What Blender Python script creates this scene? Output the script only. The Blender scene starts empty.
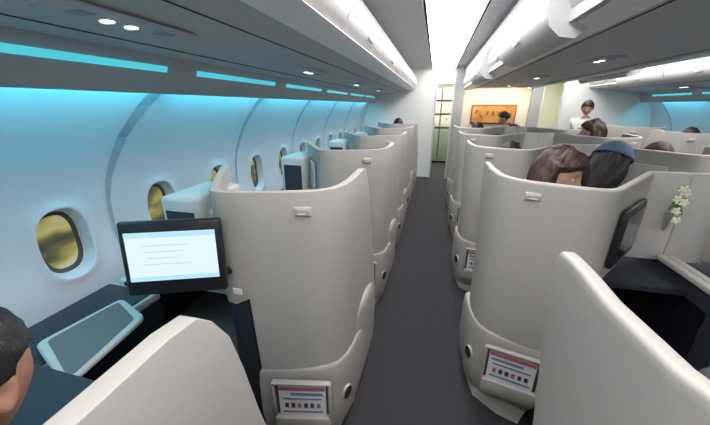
import bpy, bmesh, math, random
from mathutils import Vector, Matrix, noise, Quaternion
random.seed(4)
R=math.radians
scene=bpy.context.scene
COL=scene.collection
try:
    scene.view_settings.view_transform='Standard'
except Exception: pass

# ---------------------------------------------------------------- materials
def mat(name,col,rough=.6,metal=0,noise_amt=0,noise_scale=40,emit=None,estr=0,bump=0,bscale=200,spec=None,stretch=None):
    m=bpy.data.materials.new(name); m.use_nodes=True
    nt=m.node_tree; b=nt.nodes['Principled BSDF']
    b.inputs['Base Color'].default_value=(*col,1); b.inputs['Roughness'].default_value=rough
    b.inputs['Metallic'].default_value=metal
    if spec is not None: b.inputs['Specular IOR Level'].default_value=spec
    tc=nt.nodes.new('ShaderNodeTexCoord'); src=tc.outputs['Object']
    if stretch:
        mp=nt.nodes.new('ShaderNodeMapping'); mp.inputs['Scale'].default_value=stretch
        nt.links.new(src,mp.inputs['Vector']); src=mp.outputs['Vector']
    if noise_amt>0:
        n=nt.nodes.new('ShaderNodeTexNoise'); n.inputs['Scale'].default_value=noise_scale; n.inputs['Detail'].default_value=4
        nt.links.new(src,n.inputs['Vector'])
        r=nt.nodes.new('ShaderNodeValToRGB')
        r.color_ramp.elements[0].position=.3; r.color_ramp.elements[1].position=.7
        r.color_ramp.elements[0].color=(*[max(0,c*(1-noise_amt)) for c in col],1)
        r.color_ramp.elements[1].color=(*[min(1,c*(1+noise_amt)) for c in col],1)
        nt.links.new(n.outputs['Fac'],r.inputs['Fac']); nt.links.new(r.outputs['Color'],b.inputs['Base Color'])
    if bump>0:
        n2=nt.nodes.new('ShaderNodeTexNoise'); n2.inputs['Scale'].default_value=bscale
        nt.links.new(src,n2.inputs['Vector'])
        bp=nt.nodes.new('ShaderNodeBump'); bp.inputs['Strength'].default_value=bump; bp.inputs['Distance'].default_value=.004
        nt.links.new(n2.outputs['Fac'],bp.inputs['Height']); nt.links.new(bp.outputs['Normal'],b.inputs['Normal'])
    if emit:
        b.inputs['Emission Color'].default_value=(*emit,1); b.inputs['Emission Strength'].default_value=estr
    return m
M={}
M['shell']=mat('shell_plastic',(.43,.415,.385),.5,noise_amt=.03,noise_scale=300)
M['shell2']=mat('shell_light_plastic',(.50,.495,.48),.45)
M['base']=mat('base_plastic',(.41,.39,.36),.5)
M['wall']=mat('wall_panel',(.62,.63,.68),.5,noise_amt=.02,noise_scale=90)
M['ceil']=mat('ceiling_panel',(.74,.74,.75),.5)
M['under']=mat('bin_underside',(.50,.51,.53),.6)
M['binface']=mat('bin_face',(.54,.54,.54),.4)
M['binlight']=mat('bin_trim_light',(.9,.9,.9),.35)
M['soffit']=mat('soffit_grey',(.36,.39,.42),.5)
M['seam']=mat('seam_dark',(.06,.06,.065),.7)
M['rib']=mat('wall_rib',(.34,.40,.46),.6)  # darker wall tone, shade of the panel joints put into the colour
M['carpet']=mat('carpet',(.031,.030,.036),.95,noise_amt=.35,noise_scale=120,bump=.4,bscale=400)
M['navy']=mat('navy_fabric',(.014,.018,.032),.85,noise_amt=.3,noise_scale=200)
M['navy2']=mat('console_blue_grey',(.022,.028,.042),.55)
M['dark']=mat('dark_plastic',(.012,.013,.016),.35)
M['fabric']=mat('seat_fabric',(.10,.12,.12),.9,noise_amt=.25,noise_scale=260,bump=.3)
M['tray']=mat('tray_inlay',(.13,.135,.14),.5)
M['white']=mat('white_paper',(.8,.8,.78),.6)
M['pink']=mat('magazine_pink',(.50,.14,.18),.5)
M['bluep']=mat('magazine_blue',(.18,.24,.42),.5)
M['ink']=mat('ink',(.05,.05,.07),.6)
M['metal']=mat('brushed_metal',(.55,.55,.55),.3,metal=.8)
M['led']=mat('led_turquoise',(.1,.4,.5),.4,emit=(.06,.50,.60),estr=1.0)
M['cove']=mat('cove_lamp',(.6,.9,1),.4,emit=(.08,.76,1.0),estr=23)
M['strip']=mat('ceiling_light_panel',(1,1,1),.5,emit=(1,.96,.95),estr=9.5)
M['spot']=mat('reading_lamp',(1,1,1),.4,emit=(1,.97,.9),estr=2)
M['screen']=mat('screen_glow',(.1,.1,.1),.3,emit=(.72,.88,.95),estr=1.0)
M['scr2']=mat('screen_text_blue',(.1,.1,.1),.3,emit=(.50,.70,.80),estr=1.0)
M['scrhead']=mat('screen_header',(.1,.1,.1),.3,emit=(.42,.76,.93),estr=1.0)
M['scroff']=mat('screen_dark',(.02,.025,.03),.12)
M['galley']=mat('galley_panel',(.66,.67,.56),.5)
M['galley2']=mat('galley_trolley',(.20,.26,.20),.5)
M['cream']=mat('bulkhead_cream',(.72,.66,.54),.6)
M['bulk']=mat('bulkhead_white',(.82,.82,.80),.6)
M['greybulk']=mat('bulkhead_grey',(.33,.34,.36),.6)
M['petal']=mat('orchid_petal',(.82,.85,.66),.6)
M['stem']=mat('orchid_stem',(.12,.28,.07),.6)
M['beige']=mat('armrest_brown',(.22,.10,.06),.6)
M['red']=mat('lip_red',(.30,.09,.07),.6)
M['brown']=mat('pillow_brown',(.10,.035,.02),.85,noise_amt=.2,noise_scale=120,bump=.3)
def out_mat():
    m=mat('outside_view',(.02,.02,.02),.6); nt=m.node_tree; b=nt.nodes['Principled BSDF']
    tc=nt.nodes.new('ShaderNodeTexCoord'); n=nt.nodes.new('ShaderNodeTexNoise'); n.inputs['Scale'].default_value=5; n.inputs['Detail'].default_value=1.5
    mp=nt.nodes.new('ShaderNodeMapping'); mp.inputs['Scale'].default_value=(1,1,2.2)
    nt.links.new(tc.outputs['Object'],mp.inputs['Vector']); nt.links.new(mp.outputs['Vector'],n.inputs['Vector'])
    r=nt.nodes.new('ShaderNodeValToRGB'); cr=r.color_ramp
    cr.elements[0].position=.34; cr.elements[0].color=(.04,.045,.03,1)
    cr.elements[1].position=.72; cr.elements[1].color=(.50,.52,.34,1)
    for p,c in ((.46,(.13,.12,.04)),(.56,(.36,.32,.07))):
        e=cr.elements.new(p); e.color=(*c,1)
    nt.links.new(n.outputs['Fac'],r.inputs['Fac']); nt.links.new(r.outputs['Color'],b.inputs['Emission Color'])
    b.inputs['Emission Strength'].default_value=.9
    return m
M['outside']=out_mat()
def art_mat():
    m=mat('art_orange',(.6,.25,.03),.5); nt=m.node_tree; b=nt.nodes['Principled BSDF']
    tc=nt.nodes.new('ShaderNodeTexCoord'); n=nt.nodes.new('ShaderNodeTexNoise'); n.inputs['Scale'].default_value=5
    nt.links.new(tc.outputs['Object'],n.inputs['Vector'])
    r=nt.nodes.new('ShaderNodeValToRGB'); r.color_ramp.elements[0].color=(.50,.18,.03,1); r.color_ramp.elements[1].color=(.60,.34,.10,1)
    r.color_ramp.elements[0].position=.35; r.color_ramp.elements[1].position=.65
    nt.links.new(n.outputs['Fac'],r.inputs['Fac']); nt.links.new(r.outputs['Color'],b.inputs['Base Color'])
    return m
M['art']=art_mat()

# ---------------------------------------------------------------- mesh helpers
def finish(bm,name,mats,smooth=True,ang=35,flip=False):
    bmesh.ops.recalc_face_normals(bm,faces=bm.faces[:])
    me=bpy.data.meshes.new(name); bm.to_mesh(me); bm.free()
    if not isinstance(mats,(list,tuple)): mats=[mats]
    for m in mats: me.materials.append(M[m] if isinstance(m,str) else m)
    if smooth:
        me.shade_smooth()
        try: me.set_sharp_from_angle(angle=R(ang))
        except Exception: pass
    return me
def add(name,me,parent=None,loc=(0,0,0)):
    o=bpy.data.objects.new(name,me); COL.objects.link(o); o.location=loc
    if parent: o.parent=parent
    return o
def empty(name,loc=(0,0,0),rz=0):
    e=bpy.data.objects.new(name,None); COL.objects.link(e); e.location=loc; e.rotation_euler=(0,0,rz); e.empty_display_size=.1
    return e
def merge(bm,nb,mi=0):
    mp={}
    for v in nb.verts: mp[v]=bm.verts.new(v.co)
    for f in nb.faces:
        try:
            nf=bm.faces.new([mp[v] for v in f.verts]); nf.material_index=mi
        except ValueError: pass
    nb.free()
def box(bm,c,s,bev=0,seg=2,rot=None,mi=0):
    nb=bmesh.new(); bmesh.ops.create_cube(nb,size=1)
    for v in nb.verts: v.co=Vector((v.co.x*s[0],v.co.y*s[1],v.co.z*s[2]))
    if bev>0: bmesh.ops.bevel(nb,geom=nb.edges[:],offset=bev,segments=seg,affect='EDGES',profile=.5)
    if rot is not None:
        for v in nb.verts: v.co=rot@v.co
    for v in nb.verts: v.co+=Vector(c)
    merge(bm,nb,mi)
def loft(bm,plan,levels,mi=0):
    n=len(plan)
    area=sum(plan[i][0]*plan[(i+1)%n][1]-plan[(i+1)%n][0]*plan[i][1] for i in range(n))
    sg=1 if area>0 else -1
    nor=[]
    for i in range(n):
        a=Vector(plan[i-1]);b=Vector(plan[i]);c=Vector(plan[(i+1)%n])
        e1=(b-a).normalized();e2=(c-b).normalized()
        t=(e1+e2); t=t.normalized() if t.length>1e-6 else e1
        nrm=Vector((t.y,-t.x))*sg
        k=max(.45,abs(nrm.dot(Vector((e1.y,-e1.x)))))
        nor.append(nrm/k)
    rings=[]
    for z,o in levels:
        rings.append([bm.verts.new((plan[i][0]+nor[i].x*o,plan[i][1]+nor[i].y*o,z)) for i in range(n)])
    for a,b in zip(rings[:-1],rings[1:]):
        for i in range(n):
            f=bm.faces.new((a[i],a[(i+1)%n],b[(i+1)%n],b[i])); f.material_index=mi
    for r in (rings[0],rings[-1]):
        f=bm.faces.new(r); f.material_index=mi
def extrude_y(bm,prof,y0,y1,mi=0,caps=True,closed=True):
    a=[bm.verts.new((p[0],y0,p[1])) for p in prof]; b=[bm.verts.new((p[0],y1,p[1])) for p in prof]
    n=len(prof)
    for i in range(n if closed else n-1):
        f=bm.faces.new((a[i],a[(i+1)%n],b[(i+1)%n],b[i])); f.material_index=mi
    if caps and closed:
        for r in (a,b):
            f=bm.faces.new(r); f.material_index=mi
def tube(bm,pts,rad,n=8,mi=0):
    pts=[Vector(p) for p in pts]; rings=[]
    up=Vector((.13,.31,.94))
    for i,p in enumerate(pts):
        d=(pts[min(i+1,len(pts)-1)]-pts[max(i-1,0)]).normalized()
        a=d.cross(up); a=a.normalized() if a.length>1e-4 else Vector((1,0,0)); b=d.cross(a)
        rings.append([bm.verts.new(p+(a*math.cos(2*math.pi*k/n)+b*math.sin(2*math.pi*k/n))*rad[i]) for k in range(n)])
    for r0,r1 in zip(rings[:-1],rings[1:]):
        for k in range(n):
            f=bm.faces.new((r0[k],r0[(k+1)%n],r1[(k+1)%n],r1[k])); f.material_index=mi
    d0=(pts[0]-pts[1]).normalized(); d1=(pts[-1]-pts[-2]).normalized()
    c0=bm.verts.new(pts[0]+d0*rad[0]*.6); c1=bm.verts.new(pts[-1]+d1*rad[-1]*.8)
    for k in range(n):
        f=bm.faces.new((c0,rings[0][(k+1)%n],rings[0][k])); f.material_index=mi
        f=bm.faces.new((c1,rings[-1][k],rings[-1][(k+1)%n])); f.material_index=mi
def bake(me,mods):
    o=bpy.data.objects.new('tmp',me); COL.objects.link(o)
    for t,kw in mods:
        md=o.modifiers.new(t,t)
        for k,v in kw.items(): setattr(md,k,v)
    bpy.context.view_layer.update()
    dg=bpy.context.evaluated_depsgraph_get()
    nm=bpy.data.meshes.new_from_object(o.evaluated_get(dg))
    bpy.data.objects.remove(o); 
    return nm

# ---------------------------------------------------------------- cabin constants
CX=1.15
YB,YF=-1.6,7.0
def mx(x,side): return x if side=='l' else 2*CX-x
prof=[(0,-1.42),(.3,-1.50),(.6,-1.555),(.95,-1.59),(1.2,-1.575),(1.4,-1.535),(1.55,-1.48),(1.62,-1.445),(1.74,-1.38)]
def wx(z):
    for (z0,x0),(z1,x1) in zip(prof[:-1],prof[1:]):
        if z<=z1:
            t=(z-z0)/(z1-z0); return x0+(x1-x0)*t
    return prof[-1][1]
PW=.53; W0=.88-PW*4
WC=.955
bm=bmesh.new(); box(bm,(CX,(YB+9.4)/2,-.03),(5.4,9.4-YB+.2,.06)); add('floor',finish(bm,'floor','carpet',False))

for side,nm in (('l','left'),('r','right')):
    bm=bmesh.new()
    wins=[]
    yc=W0
    while yc+PW/2<=YF+.2:
        y0,y1=yc-PW/2,yc+PW/2
        zb,zt=.62,1.30
        def P(y,z,dx=0): return bm.verts.new((mx(wx(z)-dx,side),y,z))
        for zs in ([0,.3,.62],[1.30,1.36,1.42,1.5,1.56,1.62,1.68,1.74]):
            for za,zc in zip(zs[:-1],zs[1:]):
                bm.faces.new((P(y0,za),P(y1,za),P(y1,zc),P(y0,zc)))
        N=40; rings=[]
        def sup(t,a,b,e=2.6):
            c,s=math.cos(t),math.sin(t)
            return a*math.copysign(abs(c)**(2/e),c), b*math.copysign(abs(s)**(2/e),s)
        for q in range(5):
            f=q/4; r=[]
            for i in range(N):
                t=2*math.pi*i/N+math.pi/N
                c,s=math.cos(t),math.sin(t); m_=max(abs(c),abs(s)); ry,rz=PW/2*c/m_,(zt-zb)/2*s/m_
                ey,ez=sup(t,.120,.185)
                y=yc+ry*(1-f)+ey*f; z=((zt+zb)/2+rz)*(1-f)+(WC+ez)*f
                r.append(P(y,z))
            rings.append(r)
        for a,b,dx in ((.112,.176,-.006),(.102,.166,-.004),(.092,.154,.03),(.084,.144,.060)):
            r=[]
            for i in range(N):
                t=2*math.pi*i/N+math.pi/N; ey,ez=sup(t,a,b); r.append(P(yc+ey,WC+ez,dx))
            rings.append(r)
        for a,b in zip(rings[:-1],rings[1:]):
            for i in range(N): bm.faces.new((a[i],a[(i+1)%N],b[(i+1)%N],b[i]))
        for sy in (-1,1):
            for sz in (-1,1):
                cz=(zt+zb)/2+sz*(zt-zb)/2; cy=yc+sy*PW/2
                near=sorted(rings[0],key=lambda v:(v.co.y-cy)**2+(v.co.z-cz)**2)[:2]
                try: bm.faces.new((P(cy,cz),near[0],near[1]))
                except ValueError: pass
        wins.append(yc); yc+=PW
    bmesh.ops.remove_doubles(bm,verts=bm.verts[:],dist=.002)
    add('wall_'+nm,finish(bm,'wall',['wall'],True,50))
    for i,yc in enumerate(wins):
        bm=bmesh.new()
        N=32
        r0=[];r1=[];
        for i2 in range(N):
            t=2*math.pi*i2/N
            ey,ez=sup(t,.090,.150); r0.append(bm.verts.new((mx(wx(WC+ez)-.050,side),yc+ey,WC+ez)))
            ey,ez=sup(t,.070,.128); r1.append(bm.verts.new((mx(wx(WC+ez)-.060,side),yc+ey,WC+ez)))
        for j in range(N):
            f=bm.faces.new((r0[j],r0[(j+1)%N],r1[(j+1)%N],r1[j])); f.material_index=1
        bm.faces.new(r1)
        add('window_%d'%(i+1+(0 if side=='l' else len(wins))),finish(bm,'window',['outside','seam'],False))
    bm=bmesh.new()
    yr=1.095-1.06*2
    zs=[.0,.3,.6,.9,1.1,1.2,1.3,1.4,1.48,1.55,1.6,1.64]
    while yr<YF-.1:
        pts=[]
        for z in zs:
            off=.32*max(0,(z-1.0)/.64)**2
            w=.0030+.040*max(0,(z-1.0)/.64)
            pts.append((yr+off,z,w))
        for (ya,za,wa),(yb,zb_,wb) in zip(pts[:-1],pts[1:]):
            if yb+wb>YF: break
            q=[]
            for (y_,z_) in ((ya-wa,za),(ya+wa,za),(yb+wb,zb_),(yb-wb,zb_)):
                q.append(bm.verts.new((mx(wx(z_)+.003,side),y_,z_)))
            bm.faces.new(q)
        yr+=1.06
    add('trim_1' if side=='l' else 'trim_2',finish(bm,'joint_shades','rib',True,60))  # flat strips painting the shadowed joints between wall panels, wider towards the top
    bm=bmesh.new()
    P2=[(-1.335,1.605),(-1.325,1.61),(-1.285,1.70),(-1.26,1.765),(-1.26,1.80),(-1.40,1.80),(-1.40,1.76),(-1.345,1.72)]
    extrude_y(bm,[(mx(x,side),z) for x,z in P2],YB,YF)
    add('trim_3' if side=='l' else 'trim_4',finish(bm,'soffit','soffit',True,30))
    E=empty('cove_light')
    yr=1.095-1.06*3+.32
    while yr<YF-.3:
        ya,yb=max(yr+.10,YB+.02),min(yr+1.06-.10,YF-.02)
        bm=bmesh.new()
        prof_led=[(-1.279,1.703),(-1.269,1.727),(-1.264,1.724),(-1.275,1.700)]
        extrude_y(bm,[(mx(x,side),z) for x,z in prof_led],ya,yb)
        add('led_line',finish(bm,'led','led',False),E)
        bm=bmesh.new()
        ya,yb=max(yr+.05,YB+.02),min(yr+1.06-.05,YF-.02)
        box(bm,(mx(-1.396,side),(ya+yb)/2,1.660),(.034,yb-ya,.012))
        add('cove_lamp',finish(bm,'cove','cove',False),E)
        yr+=1.06

# ---------------------------------------------------------------- ceiling
bm=bmesh.new()
half=[(-1.45,1.95),(-1.0,2.2),(-.50,2.27),(-.30,2.30),(-.16,2.27)]
def ceil_strip(pts):
    a=[bm.verts.new((x,YB,z)) for x,z in pts]; b=[bm.verts.new((x,YF+.02,z)) for x,z in pts]
    for i in range(len(pts)-1): bm.faces.new((a[i],a[i+1],b[i+1],b[i]))
full=half+[(-.16,2.30),(.32,2.30),(.32,2.27),(.46,2.30),(.62,2.27),(CX,2.27)]
full=full+[(2*CX-x,z) for x,z in reversed(full[:-1])]
ceil_strip(full)
bmesh.ops.solidify(bm,geom=bm.faces[:],thickness=-.02)
add('ceiling',finish(bm,'ceiling','ceil',True,20))
for xs in ((-.14,.30),(2*CX-.30,2*CX+.14)):
    L=empty('ceiling_light',(0,0,0))
    y=YB+.02
    while y<YF-.1:
        y1=min(y+1.055,YF)
        bm=bmesh.new(); box(bm,((xs[0]+xs[1])/2,(y+y1)/2,2.268),(xs[1]-xs[0],y1-y,.03),.012)
        add('light_panel',finish(bm,'lp','strip',False),L)
        y+=1.06

# ---------------------------------------------------------------- overhead bins
def bins(side_map,open_idx,name,outboard,psu_x,psu_off=0,sh=0):
    E=empty(name)
    if outboard:
        body=[(-1.27,1.77),(-.54-sh,1.860),(-.50-sh,1.875),(-.54-sh,2.2),(-.60-sh,2.25),(-1.0,2.18),(-1.27,2.02)]
    else:
        body=[(.50,1.875),(1.80,1.875),(1.80,2.25),(.50,2.25)]
    bm=bmesh.new(); extrude_y(bm,[(side_map(x),z) for x,z in body],YB+.01,YF-.01)
    for xj in ([-1.16,-.78] if outboard else [.72,1.58]):
        zc=1.77+(xj+1.27)*(.09/(.73-sh)) if outboard else 1.875
        box(bm,(side_map(xj),(YB+YF)/2,zc-.001),(.006,YF-YB-.1,.004),0,1,None,1)
    add('underside',finish(bm,'under',['under','seam'],True,30),E)
    doorp=[(-.47,1.875),(-.41,1.885),(-.365,1.925),(-.345,1.98),(-.35,2.05),(-.385,2.13),(-.44,2.20),(-.50,2.235),(-.52,2.2),(-.50,1.9)]
    rimp=[(-.52,1.853),(-.43,1.860),(-.380,1.885),(-.392,1.898),(-.43,1.878),(-.52,1.872)]
    sides=[lambda x:side_map(x-.04-sh)] if outboard else [lambda x:.13-x, lambda x:2*CX-(.13-x)]
    for si,sm in enumerate(sides):
        y=YB+.03; i=0
        while y<YF-.3:
            y1=min(y+1.048,YF-.02)
            dx,dz=(0,0)
            if (si,i) in open_idx: dx,dz=.065,-.06
            bm=bmesh.new(); extrude_y(bm,[(sm(px+dx),pz+dz) for px,pz in doorp],y,y1)
            es=[e for e in bm.edges if len(e.link_faces)==2 and e.calc_face_angle(0)>R(60)]
            bmesh.ops.bevel(bm,geom=es,offset=.006,segments=2,affect='EDGES')
            box(bm,(sm(-.352+dx),(y+y1)/2,1.955+dz),(.014,.12,.035),.005,2,mi=1)
            if dx: box(bm,(sm(-.44),(y+y1)/2,2.215),(.10,y1-y-.04,.05),.004,1,mi=2)
            add('bin_door',finish(bm,'bin_door',['binface','metal','seam'],True,35),E)
            y+=1.06; i+=1
        bm=bmesh.new(); extrude_y(bm,[(sm(px),pz) for px,pz in rimp],YB+.01,YF-.01)
        add('rim',finish(bm,'rim','binlight',True,40),E)
    y=.91-1.54+psu_off
    while y<YF-.3:
        for xc in psu_x:
            zc=1.77+(xc+1.27)*(.09/(.73-sh)) if outboard else 1.875
            bm=bmesh.new()
            X=side_map(xc)
            box(bm,(X,y,zc-.004),(.15,.46,.014),.004,2)
            for q in (-.05,.03): box(bm,(X,y-.02+q,zc-.013),(.035,.025,.008),.003,2,mi=1)
            for q in (-.16,.12): box(bm,(X+.02,y+q,zc-.013),(.05,.05,.006),.003,2,mi=2)
            add('service_unit',finish(bm,'psu',['under','spot','soffit'],True,40),E)
        y+=1.54
bins(lambda x:x,set(),'overhead_bin',True,[-1.0],0,.05)
bins(lambda x:2*CX-x,{(0,5),(0,6)},'overhead_bin',True,[-1.0])
bins(lambda x:x,{(0,3),(0,5),(1,5)},'overhead_bin',False,[1.15],.45)

# ---------------------------------------------------------------- bulkheads / galley
bm=bmesh.new()
H=2.28
def wbox(x0,x1,z0,z1,mi=0,y=YF+.04,t=.08,bev=0): box(bm,((x0+x1)/2,y,(z0+z1)/2),(x1-x0,t,z1-z0),bev,2,mi=mi)
wbox(-1.6,-.04,0,H); wbox(-.04,.33,1.98,H); wbox(.33,1.97,0,H,1); wbox(1.97,2.34,1.98,H); wbox(2.34,3.9,0,H,0)
wbox(.33,.52,0,H,2,y=YF-.02,t=.06,bev=.01); wbox(1.78,1.97,0,H,2,y=YF-.02,t=.06,bev=.01)
add('wall_front',finish(bm,'wf',['bulk','cream','greybulk'],False))
bm=bmesh.new(); box(bm,(CX,YB-.04,1.15),(5.4,.08,2.3)); add('wall_back',finish(bm,'wb','bulk',False))
for i,x0 in enumerate((-.04,1.97)):
    bm=bmesh.new()
    box(bm,(x0+.012,YF-.035,.99),(.03,.06,1.98),.006); box(bm,(x0+.358,YF-.035,.99),(.03,.06,1.98),.006); box(bm,(x0+.185,YF-.035,1.98),(.38,.06,.04),.006)
    add('trim_%d'%(i+5),finish(bm,'df','binface',True,40))
bm=bmesh.new()
box(bm,(CX,9.3,1.15),(5.4,.08,2.3)); box(bm,(CX,8.2,2.32),(5.4,2.4,.04)); box(bm,(-.75,8.2,1.15),(.06,2.3,2.3)); box(bm,(3.05,8.2,1.15),(.06,2.3,2.3))
add('wall_galley',finish(bm,'wg','galley',False))
g=empty('galley_unit')
bm=bmesh.new()
for xx in (.12,2.12):
    for r_,(z0,z1) in enumerate(((.05,.95),(1.0,1.3),(1.35,1.65),(1.7,2.0))):
        for c in (-.17,.17):
            box(bm,(xx+c,9.1,(z0+z1)/2),(.31,.3,z1-z0),.012,2,mi=1 if r_ ==0 else 0)
            box(bm,(xx+c,8.94,z1-.07),(.1,.02,.02),.004,1,mi=2)
add('galley_cabinets',finish(bm,'gc',['galley','galley2','metal'],True,40),g)
for xx in (.2,2.1):
    l=bpy.data.lights.new('galley_lamp','AREA'); l.energy=32; l.size=.6; l.color=(1,.97,.86)
    o=bpy.data.objects.new('galley_lamp',l); COL.objects.link(o); o.location=(xx,8.2,2.25)
E=empty('wall_picture')
bm=bmesh.new(); box(bm,(1.13,YF-.02,1.38),(.86,.03,.38),.006); add('frame',finish(bm,'pf','beige',True,40),E)
bm=bmesh.new(); box(bm,(1.13,YF-.038,1.38),(.80,.012,.32)); add('canvas',finish(bm,'pc','art',False),E)
bm=bmesh.new(); random.seed(2)
for i in range(7):
    x=.80+i*.11; box(bm,(x,YF-.046,1.33+random.random()*.10),(.035,.006,.08),.002,1,rot=Matrix.Rotation(random.uniform(-.6,.6),3,'Y'))
add('painted_shapes',finish(bm,'ps','beige',False),E)
l=bpy.data.lights.new('picture_lamp','AREA'); l.energy=12; l.shape='RECTANGLE'; l.size=1.2; l.size_y=.1; l.color=(1,.88,.66)
o=bpy.data.objects.new('picture_lamp',l); COL.objects.link(o); o.location=(1.15,YF-.35,1.86); o.rotation_euler=(R(35),0,0)

# ---------------------------------------------------------------- seat suites
def build_suite(kind,m):
    parts=[]
    ctr=kind=='ctr'
    dmax=1.06 if not ctr else .85
    def q(d):
        if not ctr or d<.05: return d
        if d<=.435: return .05+(d-.05)*.83
        return .37+(d-.435)*(.70-.37)/(.69-.435)
    cols=[(-.024,.125,.56,.3),(-.024,.118,.68,.3),(-.020,.10,.78,.3),(-.014,.078,.88,.3),(-.009,.055,1.00,.3),(-.005,.036,1.12,.3),(-.002,.018,1.20,.3),(0,-.010,1.25,.3),(0,-.035,1.274,.3),
          (0,-.08,1.280,.3),(0,-.16,1.277,.3),(.002,-.26,1.273,.3),(.012,-.33,1.270,.3),(.035,-.385,1.268,.3),(.075,-.42,1.267,.3),(.13,-.445,1.266,.3),(.22,-.475,1.266,.3),(.33,-.505,1.266,.3),
          (.345,-.508,1.266,.83),(.40,-.515,1.266,.80),(.435,-.51,1.266,.80),(.46,-.485,1.266,.80),(.52,-.39,1.267,.80),(.60,-.26,1.268,.80),(.69,-.11,1.270,.80)]
    bm=bmesh.new(); nz=6
    if not ctr:
        grid=[]
        for d,y,t,b in cols:
            grid.append([bm.verts.new((m*q(d),y,b+(t-b)*k/nz)) for k in range(nz+1)])
        for a,b in zip(grid[:-1],grid[1:]):
            for k in range(nz): bm.faces.new((a[k],b[k],b[k+1],a[k+1]))
    else:
        # front edge leans back towards the floor; rows of shared heights
        zs=[.30,.56,.72,.84,.94,1.04,1.14,1.20,1.24,1.262]
        ye=[-.105,-.105,-.095,-.075,-.05,-.028,-.012,-.006,-.008,-.022]
        de=[.016,.012,.010,.008,.006,.003,.001,0,0,0]
        grid=[]
        for s in (0,.12,.3,.55,1.0):
            grid.append([bm.verts.new((m*(de[k]*(1-s)),ye[k]+(-.20-ye[k])*s,zs[k]+((.004*math.sin(s*3.1)) if k==len(zs)-1 else 0))) for k in range(len(zs))])
        top=1.262
        for d,y,t,b in cols[11:18]:
            grid.append([bm.verts.new((m*q(d),y,(zs[k] if k<len(zs)-1 else t-.008))) for k in range(len(zs))])
        for a,b in zip(grid[:-1],grid[1:]):
            for k in range(len(zs)-1): bm.faces.new((a[k],b[k],b[k+1],a[k+1]))
        zl=[.80,.94,1.04,1.14,1.20,1.24,1.262]
        g2=[]
        last=grid[-1]
        lows=[3,4,5,6,7,8,9]
        prev=[last[i] for i in lows]
        for d,y,t,b in cols[18:]:
            cur=[bm.verts.new((m*q(d),y,(zs[i] if i<9 else t-.008))) for i in lows]
            for k in range(6): bm.faces.new((prev[k],cur[k],cur[k+1],prev[k+1]))
            prev=cur
    me=finish(bm,'shell','shell',False)
    me=bake(me,[('SOLIDIFY',dict(thickness=.030,offset=0)),('BEVEL',dict(width=.009,segments=3,limit_method='ANGLE',angle_limit=R(50)))])
    me.shade_smooth(); me.set_sharp_from_angle(angle=R(40))
    parts.append(('privacy_shell',me))
    fr=.19 if not ctr else -.08
    plan=[(-.012,fr),(-.034,fr-.02),(-.037,fr-.06),(-.034,-.20),(-.020,-.33),(.012,-.405),(.065,-.452),(.13,-.474),(.20,-.495),(.345,-.535),(.345,-.49),(.20,-.45),(.09,-.38),(.05,-.2),(.05,fr)]
    plan=[(m*q(a),b) for a,b in plan]
    bm=bmesh.new(); loft(bm,plan,[(0,-.050),(.04,-.036),(.08,-.018),(.13,-.006),(.22,0),(.40,-.002),(.455,-.006),(.468,-.010),(.474,-.018)])
    parts.append(('base',finish(bm,'base','base',True,50)))
    if not ctr:
        f2=.195
        plan=[(-.028,f2),(-.040,f2-.06),(-.040,-.06),(-.018,-.20),(.03,-.22),(.06,-.1),(.06,f2-.02),(.03,f2+.01)]
        bm=bmesh.new(); loft(bm,[(m*a,b) for a,b in plan],[(.30,.002),(.50,.002),(.56,-.002),(.592,-.008),(.603,-.020)])
        parts.append(('armrest_rail',finish(bm,'rail','base',True,50)))
    bm=bmesh.new(); box(bm,(m*(.045 if not ctr else .06),(.0 if not ctr else -.20),.603),(.075,.28 if not ctr else .16,.03),.012,3)
    parts.append(('armrest',finish(bm,'arm','navy2',True,50)))
    PD=.155 if not ctr else .165
    rot=Matrix.Rotation(m*-.22,3,'Z')
    yc=-.502 if not ctr else -.508
    bm=bmesh.new()
    PZ=.325
    box(bm,(m*PD,yc-.014,PZ-.125),(.25,.034,.085),.012,2,rot)
    for s in(-1,1): box(bm,(m*(PD+s*.120),yc-.008-s*.026,PZ),(.014,.026,.21),.005,2,rot)
    box(bm,(m*PD,yc-.010,PZ+.105),(.25,.026,.014),.005,2,rot)
    parts.append(('literature_pocket',finish(bm,'pocket','base',True,45)))
    bm=bmesh.new(); box(bm,(m*PD,yc-.001,PZ),(.235,.006,.20),0,1,rot); parts.append(('pocket_recess',finish(bm,'precess','seam',False)))
    bm=bmesh.new()
    def mg(dx,dz,sx,sz,mi,t=.003,off=-.0135):
        v=rot@Vector((m*dx,off,dz)); box(bm,(m*PD+v.x,yc+v.y,PZ+dz),(sx,t,sz),0,1,rot,mi)
    mg(0,0,.205,.175,0,.010,-.008)
    mg(0,.074,.20,.018,1); mg(-.02,.045,.14,.014,2); mg(.0,.018,.17,.008,2)
    for i in range(6): mg(-.07+.028*i,-.022,.016,.026,1 if i%3==0 else 3)
    mg(0,-.058,.18,.010,2)
    parts.append(('magazine',finish(bm,'mag',['white','pink','bluep','ink'],False)))
    bm=bmesh.new(); N=24
    cc=Vector((m*-.008,-.366,.26)); nrm=Vector((-m*.92,-.39,0)).normalized(); tg=Vector((-nrm.y,nrm.x,0))
    def oval(a,b,off): return [bm.verts.new(cc+nrm*off+tg*(a*math.cos(2*math.pi*k/N))+Vector((0,0,b*math.sin(2*math.pi*k/N)))) for k in range(N)]
    o0=oval(.034,.040,-.006);o1=oval(.032,.038,.006);o2=oval(.029,.035,.007);o3=oval(.027,.033,.003)
    for A,B,mi in((o0,o1,0),(o1,o2,0),(o2,o3,1)):
        for k in range(N):
            f=bm.faces.new((A[k],A[(k+1)%N],B[(k+1)%N],B[k])); f.material_index=mi
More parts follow.
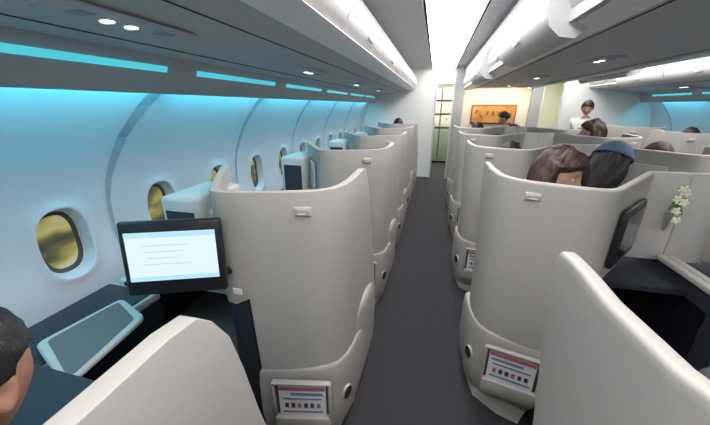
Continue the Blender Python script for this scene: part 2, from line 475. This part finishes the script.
    f=bm.faces.new(o3); f.material_index=1
    parts.append(('step_recess',finish(bm,'recess',['base','dark'],True,60)))
    rot2=Matrix.Rotation(m*-.27,3,'Z')
    hd=.12
    bm=bmesh.new(); box(bm,(m*hd,-.462,1.195),(.062,.012,.036),.005,3,rot2); box(bm,(m*hd,-.4695,1.195),(.048,.006,.022),.003,2,rot2,1); box(bm,(m*hd,-.474,1.188),(.03,.006,.006),.002,1,rot2,0)
    parts.append(('coat_hook',finish(bm,'hook',['shell2','base'],True,40)))
    bm=bmesh.new(); box(bm,(m*q(.385),-.533,.865),(.038,.004,.026),.001,1); 
    parts.append(('placard',finish(bm,'plac','white',False)))
    bm=bmesh.new()
    pl=[(.347,-.49),(.347,-.525),(.40,-.530),(.435,-.522),(.435,-.49)]
    loft(bm,[(m*q(a),b) for a,b in pl],[(0,0),(.80,0)])
    w0,w1,yb,yf=(.43 if not ctr else .37),dmax,-.47,.12
    def bx(a0,a1,b0,b1,c0,c1,mi=0,bev=0): box(bm,(m*(a0+a1)/2,(b0+b1)/2,(c0+c1)/2),(a1-a0,b1-b0,c1-c0),bev,2,mi=mi)
    bx(w0,w0+.02,yb,yf,0,.76); bx(w1-.02,w1,yb,yf,0,.76); bx(w0,w1,yf-.02,yf,0,.76)
    bx(w0,w1,yb+.02,yf-.02,.36,.40)
    if ctr: bx(w0,w1,-.36,yf+.02,.76,.80,0,.010)
    parts.append(('footwell',finish(bm,'fw','navy',False)))
    bm=bmesh.new(); bx(w0+.04,w1-.05 if ctr else w0+.55,yb+.03,yf-.1,.40,.47,0,.02)
    parts.append(('footrest_cushion',finish(bm,'fc','fabric',True,45)))
    bm=bmesh.new()
    if not ctr:
        bx(w0,w1,-.44,yf+.02,.76,.80,0,.010)
        bx(.60,.80,-.42,-.12,.79,1.19,0,.022)
        bx(.865,1.15,-.44,.62,.70,.74,0,.010)
    else:
        bx(.818,.853,-.08,.975,.835,.862,0,.008)
    parts.append(('side_console',finish(bm,'con','shell2',True,45)))
    bm=bmesh.new()
    if not ctr:
        bx(.88,1.14,.14,.60,.738,.747,0,.004); bx(.815,1.052,-.435,.135,.798,.806,0,.003)
        bx(.45,.815,-.10,.135,.798,.806,0,.003)
        bx(.88,1.08,.14,.62,.0,.70)
        bx(.63,.77,-.424,-.416,.86,1.13)
    else:
        bx(.72,.80,-.05,.10,.798,.806,0,.003)
    parts.append(('console_inlay',finish(bm,'inl','navy2',True,45)))
    if ctr:
        bm=bmesh.new(); bx(.69,.855,-.125,-.09,.82,1.262,0,.010)
        parts.append(('centre_divider',finish(bm,'div',['shell2'],True,45)))
        bm=bmesh.new(); bx(.83,.853,-.08,.975,0,.84,0,.006)
        parts.append(('low_divider',finish(bm,'ldiv',['navy'],True,45)))
        bm=bmesh.new(); bx(.785,.85,.16,.50,.60,.64,0,.01); 
        parts.append(('divider_armrest',finish(bm,'diva','binface',True,45)))
    rs=Matrix.Rotation(R(-17)*m,3,'Z')
    bm=bmesh.new(); o=Vector((m*.36,-.02,0))
    def sb(c,s,bev,extra=None,mi=0):
        rr=rs if extra is None else rs@extra
        box(bm,o+rs@Vector((m*c[0],c[1],c[2])),s,bev,4,rr,mi)
    sb((0,.12,.40),(.48,.50,.13),.05)
    sb((0,-.185,.72),(.44,.13,.60),.05,Matrix.Rotation(R(12),3,'X'))
    sb((0,-.22,1.06),(.30,.09,.19),.035,Matrix.Rotation(R(8),3,'X'),1)
    sb((0,.12,.22),(.44,.46,.24),.03,None,2)
    parts.append(('seat_cushions',finish(bm,'seat',['fabric','navy2','dark'],True,50)))
    p0=Vector((q(.46),-.485,0)); p1=Vector((q(.69),-.11,0)); v=(p1-p0); an=math.atan2(v.y,v.x)
    rm=Matrix.Rotation(an if m>0 else -an,3,'Z')
    nx,ny=(v.y/v.length,-v.x/v.length)
    mid=(p0+p1)/2; c=(mid.x+nx*.030,mid.y+ny*.030)
    bm=bmesh.new()
    if m==1:
        if ctr: c=(c[0]-v.x*.12,c[1]-v.y*.12)
        box(bm,(m*c[0],c[1],1.04),(.32,.022,.25),.008,2,rm,0); box(bm,(m*(c[0]+nx*.0125),c[1]+ny*.0125,1.045),(.285,.004,.19),0,1,rm,1)
        parts.append(('stowed_monitor',finish(bm,'mon',['dark','scroff'],True,40)))
    else: 
        box(bm,(m*c[0],c[1],1.03),(.34,.016,.26),.006,2,rm,0)
        parts.append(('monitor_bay',finish(bm,'monb',['shell2'],True,40)))
    return parts
SUITE={}
for kind in('win','ctr'):
    for m in(-1,1): SUITE[(kind,m)]=build_suite(kind,m)
PITCH=1.08; PC=1.11
LIP={'L':.31,'C':.685}
def place_suite(kind,m,x,y):
    E=empty('business_class_seat',(x,y,0))
    for n,me in SUITE[(kind,m)]: add(n,me,E)
    return E
AX=.31; AC=.295
for k in range(6): 
    y=LIP['L']+PITCH*k
    place_suite('win',-1,-AX,y)
    place_suite('win',1,2*CX+AX,y)
for k in range(5):
    y=LIP['C']+PC*k
    place_suite('ctr',1,AC,y); place_suite('ctr',-1,2*CX-AC,y)

# deployed entertainment monitor
E=empty('seat_monitor',(-.83,.74,1.06)); E.rotation_euler=(R(-8),0,R(22))
bm=bmesh.new(); box(bm,(0,0,0),(.325,.028,.262),.010,3); add('bezel',finish(bm,'mb','dark',True,40),E)
bm=bmesh.new(); box(bm,(0,-.0150,.008),(.285,.002,.170)); add('screen',finish(bm,'ms','screen',False),E)
bm=bmesh.new(); box(bm,(0,-.0165,.084),(.285,.002,.017)); box(bm,(0,-.0165,-.068),(.285,.002,.014)); add('screen_header',finish(bm,'mh','scrhead',False),E)
bm=bmesh.new()
for i in range(4): box(bm,(-.02-.006*(i%3),-.0165,.048-i*.022),(.15-.025*(i%3),.002,.004))
add('screen_text',finish(bm,'mt','scr2',False),E)
bm=bmesh.new(); tube(bm,[(.06,.015,-.05),(.10,.05,-.09),(.18,.12,-.10),(.24,.18,-.08)],[.016,.016,.018,.02],10); box(bm,(.04,.018,-.05),(.10,.012,.10),.005,2)
add('swing_arm',finish(bm,'ma','dark',True,50),E)

# fold-out tray table beside the window
E=empty('tray_table')
def quadplan(c,inset=0,r=.03):
    out=[]; n=len(c); cen=Vector((sum(p[0] for p in c)/n,sum(p[1] for p in c)/n))
    for i in range(n):
        p=Vector(c[i]); a=(Vector(c[i-1])-p).normalized(); b=(Vector(c[(i+1)%n])-p).normalized()
        for k in range(6):
            t=k/5; s=p+a*r*(1-t)**2+b*r*t**2
            out.append(s+(cen-s).normalized()*inset)
    return [(v.x,v.y) for v in out]
cn=[(-1.23,.80),(-1.27,.52),(-.98,.42),(-1.03,.73)]
bm=bmesh.new(); loft(bm,quadplan(cn),[(.762,-.004),(.766,0),(.776,0),(.780,-.004)]); add('tray_frame',finish(bm,'tf','shell2',True,40),E)
bm=bmesh.new(); loft(bm,quadplan(cn,.030),[(.779,0),(.7825,0)]); add('tray_inlay',finish(bm,'ti','tray',True,40),E)
bm=bmesh.new(); tube(bm,[(-1.24,.62,.752),(-1.24,.62,.765)],[.02,.02],12); add('tray_pivot',finish(bm,'tp','metal',True,40),E)

# pillow left in the centre footwell
E=empty('pillow',(1.29,1.36,.535),R(20))
bm=bmesh.new(); bmesh.ops.create_uvsphere(bm,u_segments=40,v_segments=24,radius=1)
for v in bm.verts:
    x,y,z=v.co; f=lambda t:math.copysign(abs(t)**.55,t)
    v.co=Vector((f(x)*.11,f(y)*.09,z*.06*(1+.1*math.sin(9*x))))
add('pillow_body',finish(bm,'pl','brown',True,80),E)

# orchid
yv=LIP['C']+PC-.125
E=empty('orchid_vase',(CX-.05,yv,1.08))
bm=bmesh.new(); tube(bm,[(0,-.018,-.09),(0,-.02,-.04),(0,-.022,.0)],[.008,.013,.017],12); add('vase',finish(bm,'vs','metal',True,50),E)
bm=bmesh.new(); stem=[(0,-.022,-.02),(.01,-.03,.05),(.015,-.04,.10),(-.005,-.05,.135),(-.03,-.06,.12)]; tube(bm,stem,[.003]*5,6)
for (x,y,z,rx) in ((.0,-.03,.02,.4),(.02,-.03,.0,-.5)):
    nb=bmesh.new(); bmesh.ops.create_uvsphere(nb,u_segments=10,v_segments=6,radius=1)
    for v in nb.verts: v.co=Matrix.Rotation(rx,3,'Y')@Vector((v.co.x*.010,v.co.y*.003,v.co.z*.045))+Vector((x,y,z+.03))
    merge(bm,nb)
add('stem_and_leaves',finish(bm,'st','stem',True,80),E)
bm=bmesh.new(); random.seed(7)
for (x,y,z) in ((.012,-.05,.10),(-.008,-.06,.12),(.02,-.045,.055),(-.012,-.05,.07),(.0,-.05,.015),(.012,-.05,-.03)):
    for p in range(5):
        a=2*math.pi*p/5+random.random()*.4
        nb=bmesh.new(); bmesh.ops.create_uvsphere(nb,u_segments=8,v_segments=6,radius=1)
        for v in nb.verts:
            c=Vector((v.co.x*.011,v.co.y*.003,v.co.z*.007)); c.x+=.010; c=Matrix.Rotation(a,3,'Y')@c; v.co=c+Vector((x,y-.004*abs(math.sin(a)),z))
        merge(bm,nb)
add('petals',finish(bm,'pt','petal',True,80),E)

# ---------------------------------------------------------------- people
def skin_m(n,c): return mat(n,c,.55,noise_amt=.06,noise_scale=30)
SK=skin_m('skin_a',(.42,.22,.15)); SK2=skin_m('skin_b',(.55,.33,.24))
def head_parts(hair,style,skin,cap=None):
    out=[]
    bm=bmesh.new(); bmesh.ops.create_uvsphere(bm,u_segments=48,v_segments=32,radius=1)
    def g(x,z,cx,cz,sx,sz): return math.exp(-((x-cx)/sx)**2-((z-cz)/sz)**2)
    def shape(n,k=1.0):
        x,y,z=n.x*.075,n.y*.095,n.z*.116
        if n.z<0:
            t=-n.z; x*=1-.30*t**1.3; y=y*(1-.22*t)+(.014*t)
            if n.y<0: y*=1-.25*t
        return Vector((x,y,z))*k
    for v in bm.verts:
        n=v.co.normalized(); p=shape(n)
        if n.y>0:
            f=min(1,n.y*1.6)
            p.y+=f*(.022*g(n.x,n.z,0,-.20,.14,.13)+.012*g(n.x,n.z,0,-.05,.11,.20)+.005*g(n.x,n.z,0,.16,.5,.10)
                 -.010*g(n.x,n.z,.36,.02,.17,.11)-.010*g(n.x,n.z,-.36,.02,.17,.11)+.007*g(n.x,n.z,0,-.46,.22,.06)-.003*g(n.x,n.z,0,-.52,.2,.025)+.010*g(n.x,n.z,0,-.82,.3,.15)
                 +.004*g(n.x,n.z,.5,-.25,.2,.2)+.004*g(n.x,n.z,-.5,-.25,.2,.2))
        v.co=p
    for s in(-1,1):
        nb=bmesh.new(); bmesh.ops.create_uvsphere(nb,u_segments=16,v_segments=12,radius=1)
        for v in nb.verts:
            rr=math.hypot(v.co.y,v.co.z); dent=.010*math.exp(-(rr/.5)**2) if v.co.x*s>0 else 0
            c=Vector((v.co.x*.010-s*dent,v.co.y*.019*(1+.25*v.co.z),v.co.z*.032)); c=Matrix.Rotation(s*R(-18),3,'Z')@c
            v.co=c+Vector((s*.078,-.008,-.008))
        merge(bm,nb)
    out.append(('head',finish(bm,'head',[skin],True,80)))
    bm=bmesh.new()
    for s in(-1,1):
        for r,yy,mi in((.0115,.0735,0),(.0055,.0800,1)):
            nb=bmesh.new(); bmesh.ops.create_uvsphere(nb,u_segments=12,v_segments=8,radius=r)
            for v in nb.verts: v.co+=Vector((s*.029,yy,.002))
            merge(bm,nb,mi)
        box(bm,(s*.029,.088,.026),(.030,.006,.005),.002,1,Matrix.Rotation(s*.1,3,'Y'),1)
    out.append(('eyes',finish(bm,'eyes',['white','ink'],True,80)))
    bm=bmesh.new(); nb=bmesh.new(); bmesh.ops.create_uvsphere(nb,u_segments=14,v_segments=8,radius=1)
    for v in nb.verts: v.co=Vector((v.co.x*.023,v.co.y*.006+.092,v.co.z*.007-.052))
    merge(bm,nb); out.append(('lips',finish(bm,'lips',[M['red']],True,80)))
    bm=bmesh.new(); bmesh.ops.create_uvsphere(bm,u_segments=96,v_segments=64,radius=1)
    def sst(x): x=max(0,min(1,x)); return x*x*(3-2*x)
    for v in bm.verts:
        n=v.co.normalized(); p=shape(n,1.0)
        az=math.atan2(n.x,n.y+.001)
        th=.014+.003*noise.noise(n*4)+.0028*noise.noise(Vector((az*16,n.z*3,0)))
        if style=='long': th+=.022+.016*noise.noise(n*2.2)+.006*noise.noise(Vector((az*9,n.z*2,3)))
        front=sst((n.y-.05)/.25)
        hl=.50-.30*n.x*n.x
        top=sst((n.z-(hl-.08))/.12)
        lowlim=-.30 if style=='short' else -1.5
        blend=sst((n.y+.35)/.25) if style=='short' else 0
        back=sst((n.z-lowlim)/.12)
        low=back*(1-blend)+sst((n.z-.0)/.12)*blend if style=='short' else 1
        mask=(front*top+(1-front)*low)
        if style=='long' and n.z<.05:
            t=(.05-n.z)*(1-front); p.z-=t*.16; p.x*=1+.55*t; p.y-=.02*t
        v.co=p+n*(th*mask-.006*(1-mask))
    me=finish(bm,'hair',[hair],True,80)
    out.append(('hair',me))
    if cap:
        bm=bmesh.new(); bmesh.ops.create_uvsphere(bm,u_segments=40,v_segments=24,radius=1)
        bmesh.ops.delete(bm,geom=[v for v in bm.verts if v.co.z<.22],context='VERTS')
        for v in bm.verts: n=v.co.normalized(); v.co=shape(n)+n*.046
        N=14; a=[];b=[]
        for i in range(N+1):
            t=math.pi*(.12+.76*i/N); a.append(bm.verts.new((.11*math.cos(t),.125*math.sin(t),.04))); b.append(bm.verts.new((.10*math.cos(t),.07+.135*math.sin(t),.022)))
        for i in range(N): bm.faces.new((a[i],a[i+1],b[i+1],b[i]))
        me=finish(bm,'cap',[cap],True,60); me=bake(me,[('SOLIDIFY',dict(thickness=.005,offset=0))]); me.shade_smooth()
        out.append(('cap',me))
    return out
def person(loc,heading,pose,shirt,pants,hair,skin,style='short',headrot=(0,0,0),cap=None,longsleeve=True,scale=1,name='passenger'):
    if pose=='sit':
        J=dict(pel=(0,0,.545),spi=(0,-.05,.70),che=(0,-.10,.87),nkb=(0,-.11,.985),nk=(0,-.10,1.05),
          sL=(.17,-.11,.945),eL=(.225,.02,.71),wL=(.13,.22,.69),hL=(.10,.29,.68),
          sR=(-.17,-.11,.945),eR=(-.225,.02,.71),wR=(-.13,.22,.69),hR=(-.10,.29,.68),
          tL=(.10,.06,.545),kL=(.12,.44,.56),aL=(.12,.56,.13),fL=(.13,.68,.05),
          tR=(-.10,.06,.545),kR=(-.12,.44,.56),aR=(-.12,.56,.13),fR=(-.13,.68,.05)); hc=Vector((0,-.085,1.165))
    elif pose=='stand':
        J=dict(pel=(0,0,.90),spi=(0,-.01,1.05),che=(0,-.02,1.22),nkb=(0,-.02,1.34),nk=(0,-.01,1.40),
          sL=(.17,-.02,1.30),eL=(.22,-.03,1.04),wL=(.21,.12,.86),hL=(.20,.18,.81),
          sR=(-.17,-.02,1.30),eR=(-.22,-.03,1.04),wR=(-.21,.12,.86),hR=(-.20,.18,.81),
          tL=(.09,0,.86),kL=(.10,.02,.47),aL=(.10,-.01,.10),fL=(.11,.12,.04),
          tR=(-.09,0,.86),kR=(-.10,.02,.47),aR=(-.10,-.01,.10),fR=(-.11,.12,.04)); hc=Vector((0,.01,1.515))
    else:
        J=dict(pel=(0,-.10,.90),spi=(0,.02,1.02),che=(0,.16,1.14),nkb=(0,.26,1.22),nk=(0,.31,1.26),
          sL=(.17,.22,1.18),eL=(.24,.32,.94),wL=(.16,.48,.80),hL=(.14,.54,.76),
          sR=(-.17,.22,1.18),eR=(-.24,.32,.94),wR=(-.16,.48,.80),hR=(-.14,.54,.76),
          tL=(.09,-.08,.86),kL=(.10,.04,.47),aL=(.10,-.04,.10),fL=(.11,.09,.04),
          tR=(-.09,-.08,.86),kR=(-.10,.04,.47),aR=(-.10,-.04,.10),fR=(-.11,.09,.04)); hc=Vector((0,.40,1.33))
    rad=dict(pel=(.135,.12),spi=(.125,.105),che=(.145,.11),nkb=(.075,.065),nk=(.05,.05),s=(.07,.065),e=(.046,.046),w=(.030,.028),h=(.036,.018),t=(.092,.09),k=(.062,.062),a=(.042,.042),f=(.042,.03))
    chain=[('pel','spi','T'),('spi','che','T'),('che','nkb','T'),('nkb','nk','S')]
    for s in'LR': chain+=[('che','s'+s,'T'),('s'+s,'e'+s,'T'),('e'+s,'w'+s,'T' if longsleeve else 'S'),('w'+s,'h'+s,'S'),('pel','t'+s,'P'),('t'+s,'k'+s,'P'),('k'+s,'a'+s,'P'),('a'+s,'f'+s,'F')]
    names=list(J); me=bpy.data.meshes.new('sk'); me.from_pydata([J[n] for n in names],[(names.index(a),names.index(b)) for a,b,_ in chain],[])
    o=bpy.data.objects.new('sk',me); COL.objects.link(o)
    md=o.modifiers.new('Skin','SKIN'); 
    for i,n in enumerate(names):
        key=n if n in rad else n[0]; me.skin_vertices[0].data[i].radius=rad[key]; me.skin_vertices[0].data[i].use_root=(n=='pel')
    sd=o.modifiers.new('S','SUBSURF'); sd.levels=2; sd.render_levels=2
    bpy.context.view_layer.update(); dg=bpy.context.evaluated_depsgraph_get()
    body=bpy.data.meshes.new_from_object(o.evaluated_get(dg)); bpy.data.objects.remove(o)
    for mt in (shirt,pants,skin,M['ink']): body.materials.append(mt)
    idx={'T':0,'P':1,'S':2,'F':3}
    segs=[(Vector(J[a]),Vector(J[b]),t) for a,b,t in chain]
    for p in body.polygons:
        c=p.center; best=None
        for a,b,t in segs:
            ab=b-a; u=max(0,min(1,(c-a).dot(ab)/ab.length_squared)); d=(a+ab*u-c).length
            if best is None or d<best[0]: best=(d,t)
        p.material_index=idx[best[1]]
    body.shade_smooth()
    E=empty(name,loc,heading); E.scale=(scale,)*3
    add('body',body,E)
    bm=bmesh.new()
    for s,sg in(('L',1),('R',-1)):
        w=Vector(J['w'+s]);h=Vector(J['h'+s]); f=(h-w).normalized(); side=f.cross(Vector((0,0,1))).normalized(); dn=side.cross(f)*-1
        if dn.z>0: dn=-dn
        for off,L in((-.027,.062),(-.009,.074),(.009,.070),(.026,.055)):
            b0=h+side*off+f*.0; tube(bm,[b0-f*.02,b0+f*L*.4,b0+f*L*.75+dn*L*.18,b0+f*L*.95+dn*L*.5],[.010,.0095,.0085,.0075],8)
        ts=side*(-sg if side.x>0 else sg)
        b0=w+f*.02+ts*.02; tube(bm,[b0,b0+ts*.022+f*.022,b0+ts*.03+f*.05+dn*.01],[.012,.0105,.009],8)
    add('fingers',finish(bm,'fingers',[skin],True,80),E)
    H=bpy.data.objects.new('head_group',None); COL.objects.link(H); H.parent=E; H.location=hc; H.rotation_euler=headrot; H.empty_display_size=.05
    for n,me in head_parts(hair,style,skin,cap): add(n,me,H)
    return E
hb=mat('hair_black',(.012,.010,.010),.5,noise_amt=.6,noise_scale=60,bump=.7,bscale=90,stretch=(2,2,.4))
hbr=mat('hair_brown',(.050,.026,.020),.5,noise_amt=.8,noise_scale=45,bump=.9,bscale=70,stretch=(2.4,2.4,.35))
sh_w=mat('shirt_white',(.75,.75,.74),.8,bump=.2,bscale=60); sh_b=mat('shirt_black',(.02,.02,.024),.8); sh_n=mat('shirt_navy',(.03,.05,.10),.8)
jean=mat('denim',(.035,.06,.12),.85,noise_amt=.25,noise_scale=150); sh_g=mat('shirt_grey',(.2,.2,.22),.8); capb=mat('cap_blue',(.10,.17,.27),.8,bump=.3,bscale=200)
def ctrpos(m,k,dd=.36,dy=0,dz=0): return ((AC if m>0 else 2*CX-AC)+m*dd, LIP['C']+PC*k+dy,dz)
a=R(17)
person((-.685,.255,-.015),R(12),'sit',sh_b,jean,hb,SK,'short',(R(-8),0,R(8)))
person(ctrpos(1,1,.36,.02,.045),-a,'sit',sh_g,jean,hbr,SK2,'long',(R(-10),R(-12),R(-105)))
person((1.25,2.58,.00),R(-25),'sit',sh_n,jean,hb,SK2,'long',(R(-20),R(22),R(20)),cap=capb)
person(ctrpos(1,2,.36,-.03,-.02),-a,'sit',sh_b,jean,hb,SK2,'short',(R(5),0,0))
person(ctrpos(1,4,.36,0,.03),-a,'sit',sh_b,jean,hb,SK,'short',(0,0,0))
person(ctrpos(-1,2),a,'sit',sh_g,jean,hbr,SK2,'short',(0,0,0))
person(ctrpos(-1,3,.36,0,.10),a,'sit',sh_g,jean,hbr,SK2,'long',(0,0,R(60)))
person((2*CX+AX+.36,LIP['L']+4*PITCH,.02),-a,'sit',sh_n,jean,hb,SK,'short',(0,0,0))
person((-AX-.36,LIP['L']+5*PITCH,.05),a,'sit',sh_b,jean,hb,SK,'short',(0,0,0))
person((2.44,6.1,0),R(150),'stand',sh_w,sh_n,hb,SK,'short',(R(-20),0,0),longsleeve=False)
person((1.62,6.25,.0),R(75),'bend',sh_b,sh_b,hb,SK2,'short',(R(-15),0,0),name='passenger')

# ---------------------------------------------------------------- world + camera
w=bpy.data.worlds.new('World'); scene.world=w; w.use_nodes=True
w.node_tree.nodes['Background'].inputs[0].default_value=(.5,.55,.6,1); w.node_tree.nodes['Background'].inputs[1].default_value=.3
cam=bpy.data.cameras.new('Camera'); co=bpy.data.objects.new('Camera',cam); COL.objects.link(co); scene.camera=co
cam.sensor_width=36; cam.lens=300/710*36; cam.clip_start=.02
yaw,p=R(14.4),R(19.6)
d=Vector((-math.sin(yaw)*math.cos(p),math.cos(yaw)*math.cos(p),-math.sin(p)))
co.location=(0,0,1.55); co.rotation_euler=d.to_track_quat('-Z','Y').to_euler()
